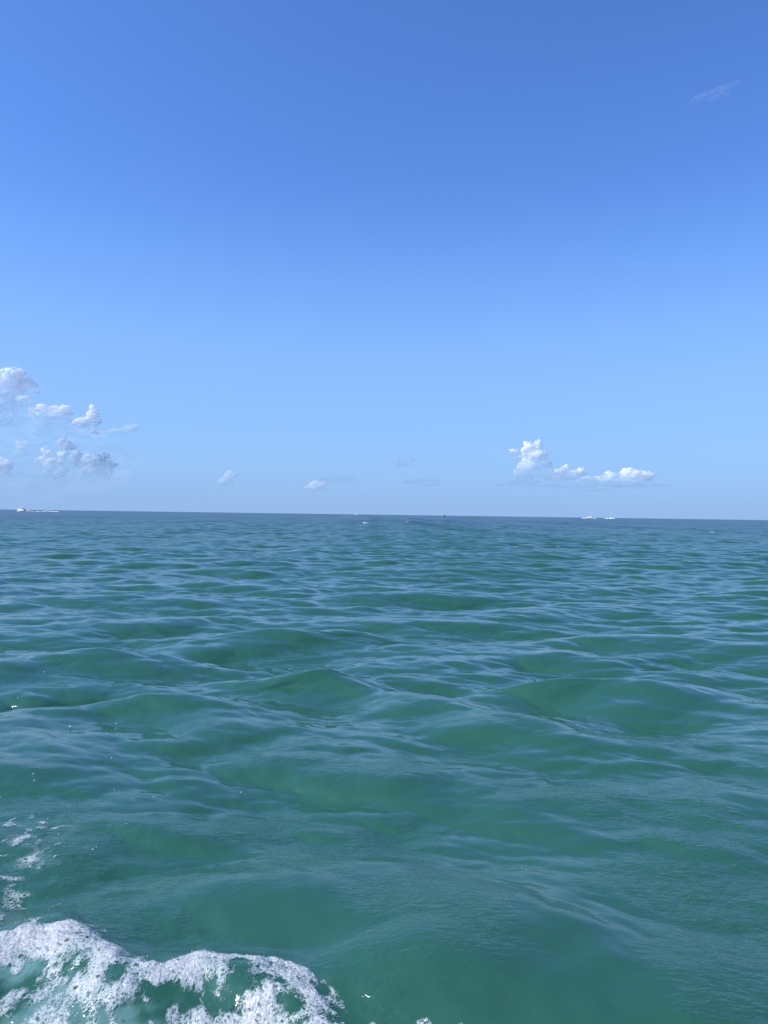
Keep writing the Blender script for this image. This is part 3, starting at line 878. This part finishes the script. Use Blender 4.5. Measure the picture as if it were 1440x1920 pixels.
tag(spray('wake_foam', p3, R(150), [(9, 0, .3, 1.5, .5), (11.5, 0, .4, 1.6, .5), (2.5, 1.4, .6, 1.8, .9), (-0.5, 0, .7, 1.8, 1.0), (-3, 0, .4, 1.8, .7)], M_WHITE_WATER, 5), kind='stuff')

# far little boat, middle
p4 = along(671, 965.5, 2200.0); p4.z = 0.1
b4 = thing('motorboat', 'tiny white motorboat far out near the middle of the horizon', 'boat', p4, R(145))
bm_obj('hull', hull_mesh(7.5, 2.4, 1.0, 0.5, 0.4), M_GEL, b4, True)
bm = bmesh.new(); block(bm, 2.0, 5.0, 0.9, 0.9, 2.5, 0.1, 0.7, 0.1); bm_obj('cabin', bm, M_GEL, b4)
bm = bmesh.new(); block(bm, 4.1, 4.7, 0.82, 1.6, 2.3, 0.1, 0.3, 0.0, 0.0); bm_obj('windscreen', bm, M_GLASS, b4)
outboard(b4, 0)

# channel buoy
p5 = along(833.5, 967.5, 900.0); p5.z = -0.2
b5 = thing('channel_buoy', 'dark channel marker buoy leaning slightly, alone near the middle of the horizon', 'buoy', p5, 0)
b5.rotation_euler = (R(3), R(-7), 0)
bm = bmesh.new(); bmesh.ops.create_cone(bm, cap_ends=True, segments=20, radius1=1.0, radius2=1.1, depth=1.1, matrix=Matrix.Translation((0, 0, .3)))
bm_obj('float', bm, M_BUOY, b5, True)
for k in range(4):
    a = k * math.pi / 2 + .4
    bm = bmesh.new(); tube(bm, (.8 * math.cos(a), .8 * math.sin(a), .85), (.18 * math.cos(a), .18 * math.sin(a), 2.9), 0.08)
    bm_obj('tower_leg', bm, M_BUOY, b5, True)
bm = bmesh.new(); block(bm, -.55, .55, .07, 1.6, 2.7, 0.0, 0.0, 0.0, 0.0); bm_obj('day_board', bm, M_BUOY, b5)
bm = bmesh.new(); tube(bm, (0, 0, 2.9), (0, 0, 3.35), 0.14, 0.10, 12); bm_obj('lantern', bm, M_DARK, b5, True)

# small breaking crests far out
for i, (px, py, wpx) in enumerate(((686, 981, 5), (763, 979, 3), (1336, 997, 5))):
    p = on_water(px, py, 0.12)
    w = wpx * p.length / FPX
    z = float(surface_points([p.x], [p.y])[0, 2]) + 0.02
    rr = min(0.5 * w, 0.35)
    o = spray('whitecap', (p.x, p.y, z), R(90), [(0, k * w * 0.5, 0.0, rr * .5, rr * 0.22) for k in (-.6, 0, .6)], M_WHITE_WATER, 60 + i)
    o.scale = (1, max(0.25, min(1, w)), 1)
    tag(o, kind='stuff')
